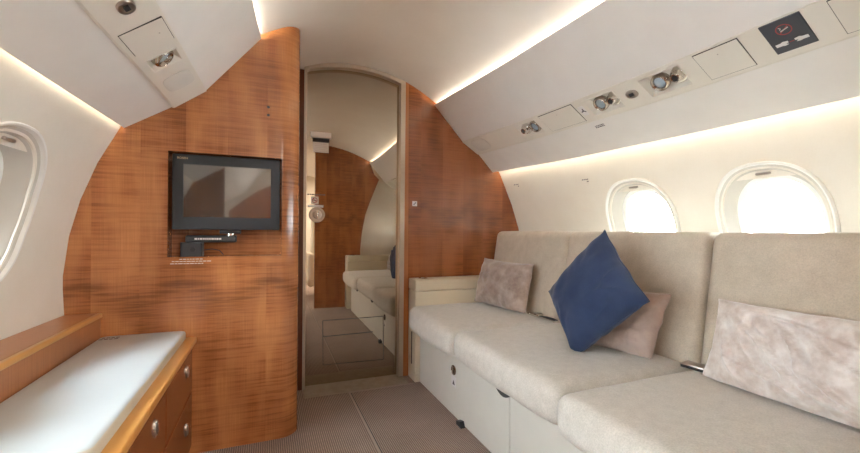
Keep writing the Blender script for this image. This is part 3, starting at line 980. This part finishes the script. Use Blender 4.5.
bm = newbm(); prism(bm, [(1.735, 0), (1.735, .018), (1.70, .026), (1.685, 0)], 'x', .852, .8755); mk('floor_fitting', bm, 'black', dv)
# seat cushions
def seat_c(y0, y1, seed):
    ph = seed * 3.7
    def df(P):
        x, y, z = P
        u = (y - (y0 + y1) / 2) / ((y1 - y0) / 2); v = (x - 1.12) / .32
        top = max(0, (z - .40) / .06)
        z2 = z + top * (.004 * (1 - u * u) * (1 - v * v) - .006)
        z2 += top * .003 * noise.noise(Vector((x * 7 + ph, y * 6, 0)))
        z2 += top * (.006 if seed else .002 + .022 * (y - 1.71) / .58)
        if z < .36: z2 -= .004 * (1 - u * u)
        x2 = x + (.006 * (1 - 0) * noise.noise(Vector((y * 8 + ph, z * 9, 3))) if x < .9 else 0) - (.010 if seed else .0)
        x2 -= (.010 * (1 - u * u) if x < .95 else 0)
        return (x2, y, z2)
    bm = newbm(); rbox(bm, (.794, .818, .794)[seed], 1.445, y0, y1, .328, .460, .043, (12, 12, 3), df)
    return mk('seat_cushion', bm, 'seat', dv, smooth=True)
Ys = [(1.714, 2.292), (.968, 1.705), (.24, .959)]
for i, (a, b) in enumerate(Ys): seat_c(a, b, i)
# backrests
def back_c(y0, y1, seed):
    ph = seed * 5.1
    def df(P):
        x, y, z = P
        u = (y - (y0 + y1) / 2) / ((y1 - y0) / 2)
        lean = (z - .455) * .15
        x2 = x + lean
        if x < 1.48: x2 -= .008 * (1 - u ** 4) * (1 - ((z - .68) / .27) ** 2) - .003 * noise.noise(Vector((y * 6 + ph, z * 6, 1)))
        z2 = z + (.003 * noise.noise(Vector((y * 7 + ph, 0, 4))) if z > .85 else 0)
        return (x2, y, z2)
    bm = newbm(); rbox(bm, 1.425, 1.565, y0, y1, .40, .934, .034, (5, 12, 10), df)
    return mk('back_cushion', bm, 'back', dv, smooth=True)
for i, (a, b) in enumerate([(1.716, 2.432), (.972, 1.709), (.195, .963)]): back_c(a, b, i)
# shelf behind the backrests
bm = newbm(); rings = []
for i in range(9):
    y = .06 + (2.43 - .06) * i / 8
    rings.append([(1.50, y, .02), (wallR(y, .02) - .02, y, .02), (wallR(y, .80) - .03, y, .80), (wallR(y, .86) - .03, y, .875), (1.60, y, .875), (1.50, y, .30)])
loft(bm, rings); mk('rear_shelf', bm, 'cream', dv)

# consoles at both ends
def console(y0, y1, label, front):
    r = empty('end_console', (1.13, (y0 + y1) / 2, 0), label, 'armrest', 'end consoles of the divan')
    bm = newbm(); box(bm, .846, 1.405, y0, y1, 0, .556, .006, 2); mk('body', bm, 'console', r, auto=40)
    bm = newbm(); box(bm, .8455, 1.405, y0 - .0005, y1, .5585, .628, .007, 3); mk('top_cap', bm, 'console', r, auto=40)
    bm = newbm(); box(bm, 1.0, 1.33, y0 + .03, y1 - .03, .6275, .6305, .001, 1); mk('lid', bm, 'console', r)
    bm = newbm(); lathe(bm, [(.03, 0), (.03, .004), (.024, .005), (.02, .001)], Matrix.Translation((.92, (y0 + y1) / 2, .628)), 24); mk('cup_ring', bm, 'chrome', r, auto=30)
    bm = newbm(); box(bm, .843, .8465, (y0 + y1) / 2 - .012, (y0 + y1) / 2 - .002, .10, .30); mk('side_slot', bm, 'gap', r)
    return r
console(2.300, 2.431, 'cream end console of the divan against the wooden bulkhead by the mirror', True)
console(.055, .190, 'cream end console of the divan at the near end, seen in mirror', False)

# seat belt fittings lying in the crease
def buckle(y, x, z, rz, label):
    r = empty('seat_belt', (x, y, z), label, 'seat belt', rz=0)
    m4 = Matrix.Translation((x, y, z)) @ Matrix.Rotation(rz, 4, 'Z')
    bm = newbm(); box(bm, -.020, .020, -.032, .032, .003, .019, .005, 2, mat=m4); mk('buckle', bm, 'chrome', r, auto=40)
    bm = newbm(); box(bm, -.017, .017, -.024, .010, .0185, .023, .002, 1, mat=m4); mk('buckle_flap', bm, 'nickel', r)
    bm = newbm(); tube(bm, [m4 @ Vector(p) for p in ((-.01, .03, .008), (-.016, .055, .010), (-.002, .075, .008), (.012, .056, .008), (.008, .032, .008))], .004, 8); mk('tongue', bm, 'chrome', r, smooth=True)
    bm = newbm()
    pts = [(0, -.03, .008), (.006, -.06, .010), (.014, -.09, .008), (.024, -.12, .001)]
    rings = [[m4 @ Vector((px + a * .014, py, pz + b * .0012)) for a, b in ((-1, -1), (1, -1), (1, 1), (-1, 1))] for px, py, pz in pts]
    loft(bm, rings); mk('webbing', bm, 'black', r)
buckle(1.800, 1.368, .4665, math.radians(4), 'chrome belt buckle on divan seat between mauve pillow and navy pillow')
r = empty('seat_belt', (1.36, .925, .463), 'flat dark metal belt fitting on divan seat beside blush pillow', 'seat belt')
m4 = Matrix.Translation((1.375, .925, .4635)) @ Matrix.Rotation(math.radians(8), 4, 'Z')
bm = newbm(); box(bm, -.028, .028, -.045, .045, .002, .014, .003, 2, mat=m4); mk('buckle', bm, 'nickel', r, auto=40)
bm = newbm(); box(bm, -.030, -.022, -.043, .040, .001, .010, mat=m4); mk('webbing', bm, 'black', r)

# ------------------------------------------------------------------ pillows
def pillow(name, TL, TR, BR, BL_, thick, mat, label, seed=0, wr=.006, pinch=.05, flare=.04, k=44, creases=None, zmin=.473):
    TL, TR, BR, BL_ = map(Vector, (TL, TR, BR, BL_))
    nrm = (TR - BL_).cross(TL - BR).normalized()
    if nrm.x > 0: nrm = -nrm                         # front side faces the aisle
    cen = (TL + TR + BR + BL_) / 4
    wv, hv = ((TR + BR) - (TL + BL_)) / 2, ((TL + TR) - (BL_ + BR)) / 2
    bm = newbm()
    def pt(u, v, side):
        # pulled-in edges
        uu = u * (1 - pinch * (1 - v * v) * abs(u) ** 3)
        vv = v * (1 - pinch * (1 - u * u) * abs(v) ** 3)
        a, b = (uu + 1) / 2, (vv + 1) / 2
        a += .012 * noise.noise(Vector((v * 3 + seed, u * 2, 5))) * (abs(u) ** 2) ; b += .018 * noise.noise(Vector((u * 4 + seed, v * 2, 9))) * (abs(v) ** 2)
        P = (BL_ * (1 - a) + BR * a) * (1 - b) + (TL * (1 - a) + TR * a) * b
        e = max(0, (1 - abs(u) ** 2.6)) ** .55 * max(0, (1 - abs(v) ** 2.6)) ** .55
        h = thick / 2 * e
        q = Vector((u * 2.1 + seed * 7, v * 2.1, side * 3))
        wmask = min(1, e * 1.6)
        h += wr * noise.noise(q * 1.3) * wmask
        # radiating folds near the seams
        ang = math.atan2(v, u); rad = max(abs(u), abs(v))
        h += wr * .55 * math.sin(ang * 17 + seed * 2 + 2.5 * noise.noise(q)) * max(0, rad - .35) * (1 - rad) * 3.2
        if creases:
            for (cu, cv, du, dv_, wd, amp) in creases:
                du_, dvn = du / math.hypot(du, dv_), dv_ / math.hypot(du, dv_)
                s_ = (u - cu) * du_ + (v - cv) * dvn; t_ = -(u - cu) * dvn + (v - cv) * du_ + .06 * math.sin(s_ * 4 + cu * 9)
                L = math.hypot(du, dv_)
                if abs(s_) < L: h += 1.7 * amp * (math.exp(-(t_ / wd) ** 2) - .55 * math.exp(-((t_ - wd * 1.5) / wd) ** 2)) * (1 - (s_ / L) ** 2) * (1 if side < 0 else 0) * wmask
        P = P + nrm * (h if side < 0 else -h)
        if zmin is not None and P.z < zmin: P.z = zmin + (P.z - zmin) * .06
        return P
    idx = [math.sin((2 * i / k - 1) * math.pi / 2) for i in range(k + 1)]
    grid = {}
    for s in (-1, 1):
        for i, u in enumerate(idx):
            for j, v in enumerate(idx):
                edge_ = i in (0, k) or j in (0, k)
                if edge_ and s == 1: grid[s, i, j] = grid[-1, i, j]; continue
                grid[s, i, j] = bm.verts.new(pt(u, v, s))
    for s in (-1, 1):
        for i in range(k):
            for j in range(k):
                bm.faces.new([grid[s, i, j], grid[s, i + 1, j], grid[s, i + 1, j + 1], grid[s, i, j + 1]])
    # piping path
    per = [(i, 0) for i in range(k)] + [(k, j) for j in range(k)] + [(i, k) for i in range(k, 0, -1)] + [(0, j) for j in range(k, 0, -1)]
    pp = [grid[-1, i, j].co.copy() for i, j in per]
    root = empty(name, (cen.x, cen.y, min(v.co.z for v in bm.verts)), label, 'pillow')
    mk('cover', bm, mat, root, smooth=True)
    bm = newbm(); tube(bm, pp + [pp[0]], .0022, 6); mk('seam', bm, mat, root, smooth=True)
    return root
pillow('throw_pillow', (1.305, 2.262, .757), (1.395, 1.868, .745), (1.320, 1.840, .462), (1.235, 2.262, .488), .135, 'mauve', 'mauve velvet pillow at the end of the divan near the mirror', 1, .010, zmin=.484,
       creases=[(-.3, -.2, .3, -.5, .07, .005), (.2, .2, .2, .5, .06, .004), (.6, -.2, .1, .6, .05, .005), (-.6, .3, .4, .1, .06, .004)])
pillow('throw_pillow', (1.355, 1.345, .700), (1.390, 1.035, .700), (1.300, 1.045, .458), (1.225, 1.320, .468), .13, 'pink', 'dusty pink pillow half hidden behind the navy pillow', 2, .010,
       creases=[(.6, -.1, .1, .7, .06, .006), (.3, -.4, .6, .1, .07, .005), (.75, .3, .05, .5, .05, .005)])
pillow('throw_pillow', (1.200, 1.492, .657), (1.300, 1.264, .940), (1.180, .955, .702), (1.110, 1.225, .440), .15, 'navy', 'navy blue pillow standing on its corner on the divan', 3, .006, pinch=.06, zmin=.473,
       creases=[(.55, -.55, .5, -.3, .06, .006), (.7, -.25, .35, .25, .05, .006), (.2, -.75, .5, .05, .05, .005), (-.75, -.3, .1, .5, .05, .004)])
cr = [(-.45, .0, .22, -.9, .035, .011), (-.27, -.1, .3, -.8, .030, .010), (-.05, .0, .35, -.9, .035, .012), (.12, -.2, .42, -.7, .030, .010), (-.68, -.25, .25, -.6, .035, .009), (.42, .35, .08, -.6, .035, .010),
      (-.1, .6, .6, -.22, .04, .008), (.1, -.5, .55, -.42, .035, .010), (-.3, -.55, .4, -.3, .03, .008), (.3, .1, .3, -.5, .03, .009), (-.55, .45, .3, -.3, .04, .007)]
pillow('throw_pillow', (1.385, .862, .712), (1.375, .320, .720), (1.300, .320, .460), (1.312, .872, .455), .125, 'blush', 'long pale blush crushed velvet pillow at the near end of divan', 4, .010, k=90, creases=cr)

# ------------------------------------------------------------------ armchair of the aft cabin, seen in the mirror
ch = empty('cabin_armchair', (.80, -.80, 0), 'cream leather cabin armchair behind the partition, seen in mirror', 'armchair')
bm = newbm(); rbox(bm, .52, 1.08, -1.1, -.55, .26, .46, .05, (6, 6, 3)); mk('seat', bm, 'leather', ch, smooth=True)
bm = newbm(); rbox(bm, .54, 1.06, -1.22, -1.07, .42, 1.10, .06, (6, 4, 6)); mk('backrest', bm, 'leather', ch, smooth=True)
for x in (.455, 1.09):
    bm = newbm(); rbox(bm, x, x + .085, -1.12, -.50, .18, .62, .035, (4, 6, 5)); mk('armrest', bm, 'leather', ch, smooth=True)
bm = newbm(); box(bm, .6, 1.0, -1.05, -.6, 0, .262, .01); mk('pedestal', bm, 'gap', ch)

GROUPS = {'throw_pillow': 'throw pillows on the divan', 'cove_light': 'light strips in the coves', 'added_fill_light': 'added fill lights of the aft cabin',
          'overhead_panel': 'overhead panels along both sides', 'seat_belt': 'belt fittings lying on the divan', 'wall_lettering': 'small printed labels on the right wall'}
for o in list(COL.objects):
    k = o.name.split('.')[0]
    if o.parent is None and k in GROUPS: o['group'] = GROUPS[k]
